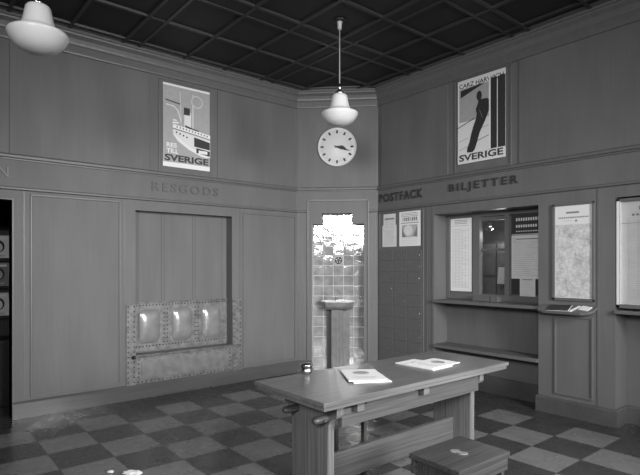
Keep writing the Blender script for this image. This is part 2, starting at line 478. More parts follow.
mb = MB(); mb.sweep([cpt(1.045), (A0, 5.093), (A0, BM)], LB, M['mould']); S(mb, 'trim_4')
BP = [(0, 0), (.022, 0), (.022, .15), (.012, .168), (0, .17)]
mb = MB(); mb.sweep([(.895, B0), (4.456, B0), cpt(.225)], BP, M['base']); S(mb, 'baseboard_left')
mb = MB(); mb.sweep([cpt(.971), (A0, 5.093), (A0, 4.112), (A0+RD, 4.112)], BP, M['base']); S(mb, 'baseboard_corner')
mb = MB(); mb.sweep([(A0+RD, 4.112-.02), (A0+RD, 2.732)], [(0, 0), (.022, 0), (.022, .185), (.012, .20), (0, .20)], M['base']); S(mb, 'baseboard_recess')
mb = MB(); mb.sweep([(A0+RD, 2.732), (A0, 2.732), (A0, 1.972), (A0+RD, 1.972), (A0+RD, .3), (A0, .3), (A0, BM)], BP, M['base']); S(mb, 'baseboard_right')
mb = MB(); mb.sweep([(AM, B0), (-.06, B0)], BP, M['base']); S(mb, 'baseboard_west')
# door casing
mb = MB()
mb.box((.895, 0, -.17), (.915, 2.2, .012), M['mould'], bev=.004); mb.box((-.06, 2.198, -.17), (.915, 2.215, .012), M['mould'], bev=.004)
S(mb, 'trim_5', FL)
# plain stiles beside the openings
mb = MB()
for u in (-4.225, -4.135): mb.box((u, .17, 0), (u+.012, 2.3, .006), M['mould'])
mb.box((-2.135, .17, 0), (-2.12, 2.3, .006), M['mould'])
S(mb, 'trim_6', FR)
mb = MB()
for u in (.995, 2.0): mb.box((u, .17, 0), (u+.012, 2.3, .006), M['mould'])
mb.box((3.515, 1.1, 0), (3.527, 2.3, .006), M['mould'])
S(mb, 'trim_7', FL)

# ------------------------------------------------------------ lettering on the frieze
def sign(F, u, v, w, h, body, m, label, bold=.02, space=1.25, name='lettering'):
    mb = MB(); mb.text(body, 0, 0, w, h, 0.001, m, depth=.012, bold=bold, space=space)
    mb.obj('wall_lettering', mw=at(F, u, v), label=label, category='sign')
sign(FL, 2.325, 2.425, .868, .108, 'RESGODS', M['letter_r'], 'spaced capital letters RESGODS on the frieze above the luggage counter', .012, 1.35)
sign(FL, .775, 2.42, .09, .108, 'N', M['ink_mid'], 'single capital letter N on the frieze above the doorway', .01)
sign(FR, -5.06, 2.428, .77, .118, 'POSTFACK', M['letter'], 'dark capital letters POSTFACK on the frieze above the post boxes', .022, 1.2)
sign(FR, -3.875, 2.425, .915, .118, 'BILJETTER', M['letter'], 'dark capital letters BILJETTER on the frieze above the ticket window', .022, 1.35)

# ------------------------------------------------------------ posters
def poster_ship():
    mb = MB(); W, Hh = .615, 1.0
    K, WH, G, PL, MD = M['ink'], M['white'], M['sky_tint'], M['pale'], M['ink_mid']
    mb.box((0, 0, 0), (W, Hh, .004), WH)
    mb.rect(.0, .055, W, .975, .0045, G)
    z = .0052; e = .0007
    # moon and flag circle outlines
    for cx, cy, r, m in ((.10, .88, .055, M['ink_soft']), (.44, .84, .075, PL)):
        mb.ell(cx, cy, r, r, z, m, 28); mb.ell(cx, cy, r-.008, r-.008, z+e, G, 28)
    mb.line((.03, .80), (.22, .775), .014, z, K)
    pts = [(.04, .745), (.14, .735), (.19, .69), (.22, .60), (.235, .52)]
    for p, q in zip(pts, pts[1:]): mb.line(p, q, .010, z, WH)
    mb.line((.215, .93), (.235, .50), .006, z, PL); mb.line((.385, .92), (.385, .50), .010, z, WH)
    mb.rect(.27, .50, .36, .69, z, PL); mb.rect(.265, .655, .345, .745, z+e, K)
    # hull, decks
    mb.poly([(.13, .52), (.62, .455), (.62, .40), (.12, .47)], z, WH)
    mb.poly([(.12, .47), (.62, .39), (.62, .17), (.50, .17), (.33, .235), (.19, .32), (.13, .39)], z+e, PL)
    mb.poly([(.13, .40), (.19, .325), (.33, .24), (.50, .175), (.56, .16), (.60, .17), (.33, .275), (.20, .36)], z+2*e, WH)
    mb.poly([(.28, .53), (.40, .50), (.46, .49), (.46, .475), (.28, .505)], z+2*e, K)
    mb.poly([(.12, .475), (.62, .405), (.62, .392), (.12, .46)], z+2*e, MD)
    for i in range(11): mb.rect(.17+i*.04, .483-i*.0055, .185+i*.04, .50-i*.0055, z+3*e, K)
    for i in range(4): mb.ell(.17+i*.045, .425-i*.014, .011, .011, z+3*e, K, 10)
    mb.poly([(.40, .40), (.615, .36), (.615, .265), (.40, .285)], z+3*e, K)
    mb.poly([(.43, .27), (.615, .25), (.615, .185), (.43, .21)], z+3*e, K); mb.rect(.46, .205, .58, .245, z+4*e, WH)
    mb.poly([(.12, .545), (.20, .555), (.20, .535), (.12, .525)], z, WH); mb.ell(.15, .57, .03, .012, z, PL, 12)
    mb.text('RES', .045, .235, .13, .055, z+e, WH, bold=.025); mb.text('TILL', .045, .165, .15, .055, z+e, WH, bold=.025)
    mb.text('SVERIGE', .02, .068, .575, .082, z+5*e, K, bold=.035)
    mb.obj('travel_poster', mw=at(FL, 2.452, 2.732, .014), label='travel poster with a white steamship and words RES TILL SVERIGE', category='poster')
poster_ship()
def poster_figure():
    mb = MB(); W, Hh = .63, 1.0
    K, WH, G, PL, MD = M['ink'], M['white'], M['sky_tint'], M['pale'], M['ink_mid']
    mb.box((0, 0, 0), (W, Hh, .004), WH)
    z = .0052; e = .0007
    mb.rect(.02, .115, .42, .90, .0045, M['sky_tint'])
    mb.poly([(.02, .115), (.42, .115), (.42, .50), (.02, .50)], .005, PL)
    mb.rect(.445, .12, .525, .93, z, K); mb.rect(.535, .12, .63, .93, z, M['ink_mid'] if False else M['letter'])
    mb.rect(.0, .965, .63, 1.0, z, PL)
    mb.poly([(.04, .88), (.04, .795), (.37, .90), (.30, .905)], z, K)
    mb.text('CARZ HARWICH', .02, .905, .59, .055, z+e, K, bold=.02)
    mb.text('1937', .46, .85, .15, .05, z+e, PL, bold=.01) if False else None
    for p, q, m in (((.0, .44), (.23, .515), K), ((.02, .27), (.14, .30), M['ink_soft']), ((.24, .235), (.42, .285), MD), ((.24, .375), (.42, .40), M['ink_soft']), ((.02, .165), (.14, .2), M['ink_soft'])):
        mb.line(p, q, .010, z, m)
    # leaning dark figure, face turned up to the left
    mb.ell(.295, .765, .036, .058, z+e, K)
    mb.poly([(.285, .72), (.33, .72), (.40, .715), (.445, .67), (.45, .60), (.41, .54), (.375, .46), (.34, .40), (.30, .33), (.265, .22), (.235, .145), (.205, .12),
             (.13, .125), (.13, .17), (.165, .25), (.185, .33), (.215, .42), (.25, .50), (.262, .56), (.25, .62), (.275, .67)], z+2*e, K)
    mb.line((.30, .60), (.34, .50), .006, z+3*e, MD)
    mb.rect(.425, .11, .445, .955, z+3*e, WH)
    mb.rect(.0, .012, .63, .118, z+3*e, PL)
    mb.text('SVERIGE', .02, .028, .585, .08, z+4*e, M['letter'], bold=.03)
    mb.obj('travel_poster', mw=at(FR, -3.735, 2.765, .014), label='travel poster with a leaning black figure above the word SVERIGE', category='poster')
poster_figure()

# ------------------------------------------------------------ clock
ck = thing('wall_clock', 'round white wall clock without numerals above the tiled niche', 'clock', at(FC, .588, 3.23, .006))
mb = MB(); mb.lathe([(0, 0), (.275, 0), (.278, .03), (.262, .045), (.255, .035), (.25, .034)], M['clockface'], seg=56); mb.obj('rim', ck)
mb = MB(); mb.lathe([(.262, .03), (.255, .0365), (0, .0365)], M['clockface'], seg=56)
mb.lathe([(.212, .0373), (.209, .0373)], M['ink_soft'], seg=56)
for i in range(12):
    a = math.pi*i/6; c, s_ = math.cos(a), math.sin(a)
    for w, r0, r1 in ((.026, .190, .236),):
        q = [(r0, -w/2), (r1, -w/2), (r1, w/2), (r0, w/2)]
        mb.poly([(x*c-y*s_, x*s_+y*c) for x, y in q], .038, M['ink'])
mb.obj('dial', ck)
def hand(name, ang, L, w, zz, tail):
    mb = MB(); a = math.radians(90-ang); c, s_ = math.cos(a), math.sin(a)
    q = [(-tail, -w*.4), (0, -w*.35), (L*.55, -w*.9), (L, 0), (L*.55, w*.9), (0, w*.35), (-tail, w*.4)]
    mb.prism([(x*c-y*s_, x*s_+y*c) for x, y in q], zz, zz+.003, M['black']); mb.obj(name, ck)
hand('hour_hand', 99, .13, .034, .040, .03)
hand('minute_hand', 108, .21, .014, .044, .04)

# ------------------------------------------------------------ pendant lamps
def lamp(x, y, label):
    t = thing('pendant_lamp', label, 'lamp', loc=(x, y, 2.965), group=None)
    Z = 2.965
    prof = [(0, 0), (.02, .0008), (.04, .003), (.06, .0068), (.08, .0125), (.10, .0205), (.12, .032), (.14, .0475), (.158, .067), (.174, .091), (.185, .112), (.188, .125), (.182, .135), (.165, .142), (.14, .15), (.118, .162), (.105, .182), (.096, .212), (.089, .245), (.083, .275), (.078, .302), (.068, .316), (.04, .321), (0, .321)]
    MB().lathe(prof, M['opal'], seg=48).obj('glass_shade', t)
    MB().lathe([(0, .319), (.042, .319), (.044, .342), (.022, .352), (.02, .378), (.03, .392), (.012, .412), (.010, .43), (0, .43)], M['nickel'], seg=24).obj('gallery_fitting', t)
    MB().lathe([(.0055, .42), (.0055, CZ-Z-.09), (0, CZ-Z-.09)], M['rod'], seg=10).obj('rod', t)
    MB().lathe([(0, CZ-Z-.10), (.018, CZ-Z-.10), (.022, CZ-Z-.085), (.024, CZ-Z-.03), (.03, CZ-Z-.02), (0, CZ-Z-.02)], M['rod'], seg=24).obj('rod_cup', t)
    MB().lathe([(0, CZ-Z-.022), (.06, CZ-Z-.02), (.065, CZ-Z-.012), (.065, CZ-Z), (0, CZ-Z)], M['black'], seg=24).obj('ceiling_rose', t)
    return t
lamp(3.485, 3.90, 'white opal glass pendant lamp hanging in front of the clock wall')
lamp(.735, 3.85, 'white opal glass pendant lamp hanging at the upper left')

# ------------------------------------------------------------ luggage counter in the left wall
lc = thing('luggage_counter', 'metal clad luggage counter with riveted plates and closed shutter above', 'counter', at(FL, 2.02, 0))
ox = 2.02
def U(a): return a-ox
def rivets(mb, pts, z, r=.009, m=None):
    for u, v in pts: mb.lathe([(r, z), (r*.8, z+.004), (0, z+.006)], m or M['black'], c=(u, v, 0), seg=8)
for u0, u1 in ((2.022, 2.131), (3.40, 3.532)):
    mb = MB(); mb.box((U(u0), .165, .0015), (U(u1), 1.095, .02), M['plate'], bev=.003)
    n = 15
    rivets(mb, [(U(u0)+.02, .2+i*.87/n) for i in range(n+1)] + [(U(u1)-.02, .2+i*.87/n) for i in range(n+1)], .02)
    mb.obj('riveted_stile', lc)
mb = MB(); mb.box((U(HU0), .5, -.17), (U(HU1), HZ, -.15), M['panel'])
for u in (2.5, 2.535, 2.91, 2.945, 3.33): mb.box((U(u), .5, -.15), (U(u)+.006, HZ, -.1485), M['mould_dark'])
mb.obj('shutter', lc)
mb = MB(); mb.box((U(HU0), .52, -.15), (U(HU1), 1.10, -.142), M['plate'])
mb.box((U(HU0), 1.085, -.142), (U(HU1), 1.105, -.125), M['ledge'], bev=.003)
xsr = [U(HU0)+.02+i*.0408 for i in range(31)]
rivets(mb, [(x, 1.065) for x in xsr]+[(x, .575) for x in xsr], -.142)
for u in (2.535, 2.575, 2.945, 2.985): rivets(mb, [(U(u), .61+i*.05) for i in range(9)], -.142)
mb.obj('backing_plate', lc)
def emboss(cx):
    mb = MB(); nx = ny = 20; w, h = .135, .205; k = mb.mi(M['emboss']); g = []
    for j in range(ny+1):
        row = []
        for i in range(nx+1):
            x = -1+2*i/nx; y = -1+2*j/ny
            r = (abs(x)**5+abs(y)**5)**(1/5)
            sq = max(abs(x), abs(y)) / r if r > 1e-6 else 1
            X = x*sq; Y = y*sq; rr = (abs(X)**5+abs(Y)**5)**(1/5)
            hgt = .034*(1-rr**3)+.006*min(1, (1-rr)/.06) if rr < 1 else 0
            row.append(mb.bm.verts.new((cx+X*w, .81+Y*h, -.141+hgt)))
        g.append(row)
    for j in range(ny):
        for i in range(nx):
            F = mb.bm.faces.new((g[j][i], g[j][i+1], g[j+1][i+1], g[j+1][i])); F.smooth = True; F.material_index = k
    mb.obj('embossed_panel', lc)
for c in (2.345, 2.765, 3.17): emboss(U(c))
mb = MB(); mb.box((U(HU0)-.01, .475, -.15), (U(HU1)+.10, .505, .035), M['ledge'], bev=.006)
rivets(mb, [(U(2.16)+i*.045, .488) for i in range(28)], 0, .006) if False else None
mb.obj('ledge', lc)
mb = MB(); mb.box((U(HU0), .17, .0015), (U(HU1), .475, .014), M['plate'], bev=.002)
mb.box((U(2.20), .215, .014), (U(3.32), .44, .021), M['front_metal'], bev=.004)
rivets(mb, [(U(2.16)+i*.049, .19) for i in range(25)]+[(U(2.165), .25+i*.05) for i in range(5)]+[(U(3.36), .25+i*.05) for i in range(5)], .014)
mb.obj('front_plate', lc)
MB().lathe([(0, .075), (.014, .072), (.022, .055), (.02, .04), (.012, .03), (.012, .02)], M['black'], c=(U(2.098), .49, 0), seg=16).obj('latch_knob', lc)

# ------------------------------------------------------------ drinking fountain niche in the corner
mb = MB(); ts = .1492
u0 = .225; zt = 2.137
mb.box((.10, 0, -ND-.02), (1.10, 2.40, -ND), M['grout'])
mb.box((.215, 0, -ND), (.2255, 2.137, -.001), M['grout']); mb.box((.9705, 0, -ND), (.98, 2.137, -.001), M['grout'])
random.seed(3)
def tilt_tile(x0, y0, x1, y1, mat):
    # slightly pillowed glazed tile, each set a hair out of true
    g = .0035; b = .008
    dx, dy = random.uniform(-.0012, .0012), random.uniform(-.0012, .0012)
    vs = []
    for (x, y, h) in ((x0+g, y0+g, 0), (x1-g, y0+g, 0), (x1-g, y1-g, 0), (x0+g, y1-g, 0)): vs.append(mb.bm.verts.new((x, y, -ND+.001)))
    k = mb.mi(mat); top = []
    for sx, sy in ((-1, -1), (1, -1), (1, 1), (-1, 1)):
        X = (x0+x1)/2+sx*((x1-x0)/2-b); Y = (y0+y1)/2+sy*((y1-y0)/2-b)
        top.append(mb.bm.verts.new((X, Y, -ND+.006+dx*sx+dy*sy)))
    for i in range(4):
        F = mb.bm.faces.new((vs[i], vs[(i+1) % 4], top[(i+1) % 4], top[i])); F.material_index = k
    F = mb.bm.faces.new(top); F.material_index = k
for i in range(5):
    for j in range(15):
        y1 = zt-j*ts; y0 = max(y1-ts, 0)
        if y1 < .03: continue
        if i == 2 and j == 3: continue
        tilt_tile(u0+i*ts, y0, u0+(i+1)*ts, y1, M['tile'])
for i in range(3): tilt_tile(.37+i*.1433, zt, .37+(i+1)*.1433, 2.29, M['tile'])
S(mb, 'wall_niche_tiles', FC)
mb = MB(); mb.box((-.07, -.07, 0), (.07, .07, .008), M['stone'], bev=.002)
mb.lathe([(.052, .008), (.05, .013), (.04, .013), (.038, .009), (.02, .012), (0, .014)], M['letter'], seg=24)
for k in range(5):
    a = 2*math.pi*k/5+.3; mb.ell(.03*math.cos(a), .03*math.sin(a), .009, .009, .0145, M['paper'], 8)
mb.obj('ornament_tile', mw=at(FC, u0+2.5*ts, zt-3.5*ts, -ND+.0005), label='dark relief tile in the middle of the glazed niche', category='tile')
df = thing('drinking_fountain', 'stone drinking fountain with shallow basin on a pedestal in the tiled niche', 'fountain', at(FC, .59, 0, -.08))
mb = MB()
# half-octagonal bowl
def octo(w, d0, d1): return [(-w, d0), (-w, d0+(d1-d0)*.6), (-w*.7, d1), (w*.7, d1), (w, d0+(d1-d0)*.6), (w, d0)]
def loft(mb, rings, m):
    k = mb.mi(m); R = [[mb.bm.verts.new((p[0], y, p[1])) for p in r] for y, r in rings]
    for A, B in zip(R, R[1:]):
        for i in range(len(A)):
            j = (i+1) % len(A); F = mb.bm.faces.new((A[i], A[j], B[j], B[i])); F.material_index = k
    F = mb.bm.faces.new(R[0][::-1]); F.material_index = k; F = mb.bm.faces.new(R[-1]); F.material_index = k
loft(mb, [(.90, octo(.17, -.07, .08)), (.925, octo(.20, -.07, .13)), (.95, octo(.225, -.07, .155)), (1.02, octo(.235, -.07, .165))], M['stone'])
mb.obj('basin', df)
mb = MB()
k_ = mb.mi(M['white'])
for o0, i0 in ((octo(.243, -.07, .172), octo(.222, -.055, .150)),):
    A_ = [mb.bm.verts.new((x, 1.030, z)) for x, z in o0]; B_ = [mb.bm.verts.new((x, 1.030, z)) for x, z in i0]
    C_ = [mb.bm.verts.new((x, 1.019, z)) for x, z in o0]; D_ = [mb.bm.verts.new((x*.85, .985, z*.85)) for x, z in i0]
    for P_, Q_ in ((C_, A_), (A_, B_), (B_, D_)):
        for i in range(6):
            j = (i+1) % 6; F = mb.bm.faces.new((P_[i], P_[j], Q_[j], Q_[i])); F.material_index = k_
    F = mb.bm.faces.new(D_); F.material_index = k_
mb.obj('rim', df)
mb = MB(); mb.box((-.087, 0, -.07), (.075, .90, .07), M['porcelain'], bev=.006)
for u in (-.05, .0, .05): mb.box((u-.004, .05, .07), (u+.004, .88, .076), M['stone'])
mb.box((.075, 0, -.07), (.17, .90, .0), M['stone'], bev=.004); mb.box((-.165, 0, -.07), (-.087, .90, -.04), M['mould_dark'], bev=.004)
mb.obj('pedestal', df)
MB().lathe([(0, 0), (.012, 0), (.012, .05), (.02, .055), (.02, .065), (0, .07)], M['nickel'], c=(0, -.02, 1.03), seg=14).move(Matrix.Identity(4)).obj('spout', df) if False else None
mb = MB(); mb.lathe([(.014, 0), (.011, .03), (.018, .036), (.016, .046), (0, .05)], M['nickel'], c=(-.02, 1.03, 0), seg=14, axis=1); mb.obj('spout', df)

# ------------------------------------------------------------ post boxes
pb = thing('post_box_cabinet', 'dark panel of small post box doors below the two notices', 'post boxes', at(FR, -5.045, .205))
mb = MB(); mb.box((0, 0, .0005), (.75, 1.555, .012), M['postbox']); mb.obj('cabinet', pb)
proto = None
for c in range(3):
    for r in range(10):
        if proto is None:
            mb = MB(); mb.box((.006, .006, 0), (.243, .149, .006), M['postbox'], bev=.003)
            mb.lathe([(.008, .006), (.007, .0085), (0, .009)], M['nickel'], c=(.21, .077, 0), seg=8)
            mb.rect(.04, .060, .13, .095, .0066, M['postbox'])
            proto = mb.obj('door', pb); o = proto
        else: o = proto.copy(); C.objects.link(o)
        o.parent = pb; o.location = (c*.25, .005+r*.155, .012)

# two notices above
def lines(mb, x0, x1, y0, y1, n, z, m, w=.003, jitter=.12):
    for i in range(n):
        y = y1-(y1-y0)*i/max(1, n-1); mb.rect(x0, y-w/2, x1-(x1-x0)*random.uniform(0, jitter), y+w/2, z, m)
mb = MB()
mb.box((0, 0, 0), (.262, .30, .002), M['paper']); mb.box((.022, .24, .002), (.248, .455, .0035), M['paper'])
lines(mb, .045, .225, .26, .36, 8, .0042, M['ink_soft']); mb.rect(.045, .375, .225, .398, .0042, M['ink_mid'])
lines(mb, .03, .235, .03, .23, 14, .0028, M['ink_soft'], .003)
mb.obj('notice', mw=at(FR, -5.005, 1.80, .001), label='stepped pale notice, left of the two above the post boxes', category='notice')
mb = MB()
mb.box((0, 0, 0), (.365, .465, .003), M['white'])
lines(mb, .03, .335, .40, .44, 3, .0036, M['ink_mid'], .006)
for i in range(8): mb.rect(.055+i*.033, .335, .078+i*.033, .385, .0036, M['ink_mid'] if i % 4 else M['ink_soft'])
mb.rect(.03, .305, .335, .315, .0036, M['ink_mid'])
mb.rect(.05, .12, .315, .285, .0036, M['ink_soft']); mb.ell(.16, .21, .075, .07, .0042, M['pale'], 14); mb.poly([(.05,.12),(.12,.12),(.07,.2),(.05,.28)], .0044, M['ink_mid']); mb.poly([(.315,.12),(.24,.13),(.28,.2),(.315,.28)], .0044, M['ink_mid'])
lines(mb, .03, .335, .03, .10, 4, .0036, M['ink_soft'], .003)
mb.obj('notice', mw=at(FR, -4.69, 1.80, .001), label='white notice with a grey picture, right of the two above the post boxes', category='notice')

# ------------------------------------------------------------ ticket window
TW = at(FR, -4.112, 1.12, -RD)
tw = thing('ticket_window', 'wooden ticket window with two glazed sides and open wicket under BILJETTER', 'ticket window', TW)
mb = MB(); fw = M['panel']
def ub(b): return 4.112-b
zt_ = 1.07
for x0, x1 in ((0, .055), (.40, .50), (.835, .895), (1.33, 1.38)): mb.box((x0, 0, -.05), (x1, zt_, .02), fw, bev=.004)
mb.box((0, 1.02, -.05), (1.38, zt_, .018), fw); mb.box((0, 0, -.05), (1.38, .07, .018), fw)
mb.obj('frame', tw)
for x0, x1 in ((.055, .40), (.895, 1.33)):
    mb = MB()
    for a, b in (((x0, .07), (x0+.02, 1.02)), ((x1-.02, .07), (x1, 1.02)), ((x0, .07), (x1, .09)), ((x0, 1.0), (x1, 1.02))): mb.box((a[0], a[1], -.03), (b[0], b[1], .006), M['mould'], bev=.003)
    o = mb.obj('sash', tw)
    MB().box((x0+.015, .085, -.012), (x1-.015, 1.005, -.009), M['glass']).obj('pane', o)
mb = MB(); mb.box((.50, .97, -.04), (.835, 1.02, -.02), fw); mb.box((.50, .07, -.035), (.835, .97, -.031), M['glass'])
mb.box((.50, .60, -.045), (.835, .63, -.02), fw, bev=.003)
mb.obj('wicket', tw)
mb = MB(); mb.box((.46, -.010, .021), (.80, .055, .11), M['mould'], bev=.004); mb.box((.70, -.008, .105), (.72, .056, .113), M['nickel']); mb.obj('coin_tray', tw)
# notices fixed in the window
mb = MB(); mb.box((0, 0, 0), (.315, .935, .002), M['white'])
random.seed(5)
lines(mb, .06, .27, .86, .90, 3, .0026, M['ink_mid'], .006); lines(mb, .02, .29, .83, .835, 2, .0026, M['ink_soft'])
for i in range(6): mb.rect(.03+i*.048, .04, .034+i*.048, .8, .0026, M['ink_soft'])
lines(mb, .035, .28, .05, .79, 40, .0027, M['ink_soft'], .0035, .5)
mb.obj('timetable', mw=at(FR, -4.045, 1.215, -RD+.0065), label='narrow white printed timetable in the left pane of the ticket window', category='notice')
mb = MB(); mb.box((0, 0, 0), (.39, .92, .002), M['ink'])
mb.rect(.0, .55, .37, .95, .0026, M['letter'])
for r_, (n, y, h) in enumerate(((11, .85, .035), (9, .775, .03), (12, .725, .012))):
    for i in range(n): mb.rect(.06+i*.029, y, .06+i*.029+.018, y+h, .003, M['pale'])
mb.rect(.01, .69, .37, .70, .003, M['ink_soft']); mb.rect(.01, .61, .37, .62, .003, M['ink_soft'])
mb.obj('tariff_board', mw=at(FR, -3.195, 1.205, -RD+.0065), label='black board with light lettering in the right pane of the ticket window', category='notice')
mb = MB(); mb.box((0, 0, 0), (.385, .50, .002), M['paper'])
lines(mb, .02, .34, .04, .42, 18, .0026, M['ink_soft'], .004, .4); mb.rect(.06, .45, .34, .462, .0026, M['ink_mid']); mb.ell(.035, .445, .02, .028, .0026, M['ink_soft'], 12); mb.ell(.035, .445, .013, .02, .003, M['paper'], 12)
mb.obj('notice', mw=at(FR, -3.19, 1.39, -RD+.010), label='grey white notice over the lower part of the black board in the ticket window', category='notice')
mb = MB(); mb.box((0, 0, 0), (.185, .235, .002), M['paper'])
lines(mb, .02, .165, .03, .18, 8, .0026, M['ink_soft'], .003, .5); mb.rect(.03, .2, .155, .21, .0026, M['ink_mid'])
mb.obj('notice', mw=at(FR, -3.085, 1.175, -RD+.013), label='smallest pale note hanging lowest at the right of the ticket window', category='notice')
# interior of the booth
lp = thing('booth_lamp', 'small shiny metal lamp inside the ticket window above the wicket', 'lamp', at(FR, -3.575, 2.02, -RD-.12))
bl = bpy.data.lights.new('booth_fill', 'POINT'); bl.energy = 5; bl.shadow_soft_size = .04; blo = bpy.data.objects.new('booth_fill', bl); C.objects.link(blo); blo.location = (A0+RD+.30, 3.50, 1.93)  # point light added to brighten the booth interior, set apart from the reflector
MB().lathe([(0, .035), (.03, .03), (.055, .01), (.062, -.01), (.058, -.012), (0, -.005)], M['nickel'], seg=28, axis=2).obj('reflector', lp)
mb = MB(); mb.box((-.006, .03, -.02), (.006, .37, -.008), M['dark_metal']); mb.obj('stem', lp)
cb = thing('booth_cabinet', 'dark wooden pigeonhole cabinet inside the booth behind the wicket', 'cabinet', loc=(xb+.35, 3.45, 1.0))
mb = MB(); mb.box((0, -.45, 0), (.26, .45, .85), M['stool_v']); mb.obj('case', cb)
for k in range(4):
    mb = MB(); mb.box((-.015, -.43+k*.22, .42), (0, -.24+k*.22, .82), M['mould'], bev=.004); mb.obj('door', cb)
for k in range(4):
    mb = MB(); mb.box((-.012, -.43+k*.22, .05), (0, -.24+k*.22, .38), M['mould'], bev=.004); mb.obj('drawer', cb)
mb = MB(); mb.prism([(0, 0), (.13, 0), (.115, .20), (.015, .20)], 0, .02, M['paper']); mb.obj('booth_card', mw=at(FR, -3.42, 1.32, -RD-.08), label='pale card standing upright behind the ticket wicket', category='card')

# ledges in the recess
def shelf_thing(name, F, u0, u1, z, wfront, thick, label, cat, wback=-RD, m=None):
    t = thing(name, label, cat, at(F, u0, z, 0))
    mb = MB(); mb.box((0, -thick, wback), (u1-u0, 0, wfront), m or M['panel_h'], bev=.008); mb.obj('board', t)
    mb = MB(); mb.box((.02, -thick-.05, wback), (u1-u0-.02, -thick, wback+.02), M['panel_h']); mb.obj('batten', t)
    return t
shelf_thing('counter_shelf', FR, -4.112, -2.733, 1.108, .045, .035, 'long wooden counter ledge directly below the ticket window', 'shelf')
shelf_thing('bag_shelf', FR, -4.112, -2.733, .545, .03, .04, 'low wooden shelf for bags near the floor under the ticket window', 'shelf')
shelf_thing('counter_shelf', FR, -1.971, -.31, 1.12, .045, .035, 'wooden ledge under the framed timetable at the right edge', 'shelf')

# map on the pier
fm = thing('framed_map', 'printed railway map sheet in a thin wooden frame on the pier', 'map', at(FR, -2.575, 1.185))
mb = MB()
for a, b in (((0, 0), (.42, .028)), ((0, .967), (.42, .99)), ((0, 0), (.028, .99)), ((.398, 0), (.42, .99))): mb.box((a[0], a[1], .0), (b[0], b[1], .022), M['mould'], bev=.004)
mb.obj('frame', fm)
mb = MB(); mb.box((.026, .026, 0), (.40, .968, .006), M['pale'])
mb.rect(.034, .034, .392, .775, .0068, M['map'])
mb.rect(.14, .886, .27, .904, .0068, M['ink_mid']); 
for i in range(16): mb.rect(.06+i*.019, .838, .06+i*.019+.014, .852, .0068, M['ink_mid'])
mb.ell(.24, .81, .012, .012, .0068, M['ink_mid'], 10); mb.rect(.10, .812, .20, .816, .0068, M['ink_soft'])
# coast outline of the printed country
pts = [(.30, .74), (.26, .70), (.22, .60), (.20, .50), (.17, .42), (.15, .30), (.17, .20), (.22, .12), (.26, .2), (.27, .32), (.31, .40), (.30, .50), (.33, .60), (.36, .70)]
for p, q in zip(pts, pts[1:]): mb.line(p, q, .006, .0075, M['ink_soft'])
mb.obj('sheet', fm)
# framed timetable at right
ft = thing('timetable_case', 'tall framed timetable case in the recess at the right edge', 'timetable', at(FR, -1.965, 1.14))
mb = MB()
for a, b in (((0, 0), (1.15, .035)), ((0, 1.01), (1.15, 1.035)), ((0, 0), (.03, 1.035)), ((1.12, 0), (1.15, 1.035))): mb.box((a[0], a[1], -.24), (b[0], b[1], .0), M['mould'] if a[1] or b[1] < .1 else M['pale'], bev=.003)
mb.obj('frame', ft)
mb = MB(); mb.box((.03, .035, -.05), (1.12, 1.01, -.045), M['paper'])
random.seed(9)
for i in range(14): mb.rect(.18+i*.036, .925, .18+i*.036+.022, .96, -.0443, M['ink_mid'])
for i in range(20): mb.rect(.12+i*.036, .87, .12+i*.036+.024, .89, -.0443, M['ink_mid'])
for i in range(12): mb.rect(.09+i*.08, .08, .093+i*.08, .85, -.0443, M['ink_soft'])
lines(mb, .10, 1.06, .10, .82, 44, -.0442, M['ink_soft'], .003, .35)
mb.rect(.03, .80, 1.1, .804, -.0441, M['ink_mid']); mb.rect(.22, .035, .224, .26, -.0441, M['ink_mid']); mb.rect(.22, .258, 1.1, .262, -.0441, M['ink_mid'])
mb.obj('timetable_sheet', ft)
mb = MB(); mb.box((.03, .035, -.012), (1.12, 1.01, -.009), M['glass']); mb.obj('glass_front', ft)

# sloping writing shelf on the pier
FS = at(FR, -2.70, 1.14) @ frame((0,0,0), (1,0,0), (0,.376,-.927), (0,.927,.376))
ws = thing('writing_shelf', 'small sloping wooden writing shelf under the map on the pier', 'shelf', FS)
mb = MB()
mb.prism([(.03, 0), (0, -.10), (.03, -.15), (.09, -.172), (.47, -.172), (.54, -.14), (.57, -.09), (.57, 0)], -.022, 0, M['panel_h'], bev=.003); mb.obj('shelf_top', ws)
mb = MB(); mb.box((.10, -.172, 0), (.47, -.164, .008), M['mould'], bev=.002); mb.obj('lip', ws)
mb = MB(); mb.box((.06, -.012, -.08), (.51, .0, -.0225), M['panel_h'], bev=.002); mb.obj('cleat', ws)
def booklet(mw, w, h, t, cover, label, name='booklet', group=None, extra=None, inner=None):
    mb = MB(); mb.box((-w/2, -h/2, 0), (w/2, h/2, t), inner or M['white'], bev=min(.0012, t*.3))
    mb.rect(-w/2+.001, -h/2+.001, w/2-.001, h/2-.001, t+.0004, cover)
    if extra: extra(mb, t+.001)
    o = mb.obj(name, mw=mw, label=label, category='booklet')
    if group: o['group'] = group
    return o
def on_slope(x, y, deg): return FS @ Matrix.Translation((x, y, .0006)) @ Matrix.Rotation(math.radians(deg), 4, 'Z')
booklet(on_slope(.225, -.085, 4), .22, .135, .006, M['letter'], 'dark covered booklet lying on the sloping shelf under the map', inner=M['paper'])
booklet(on_slope(.382, -.085, -20), .028, .145, .005, M['white'], 'narrow white strip of paper between dark booklet and white pad', 'paper_strip')
booklet(on_slope(.475, -.065, -12), .10, .085, .008, M['white'], 'small white notepad at the right on the sloping shelf', 'notepad')

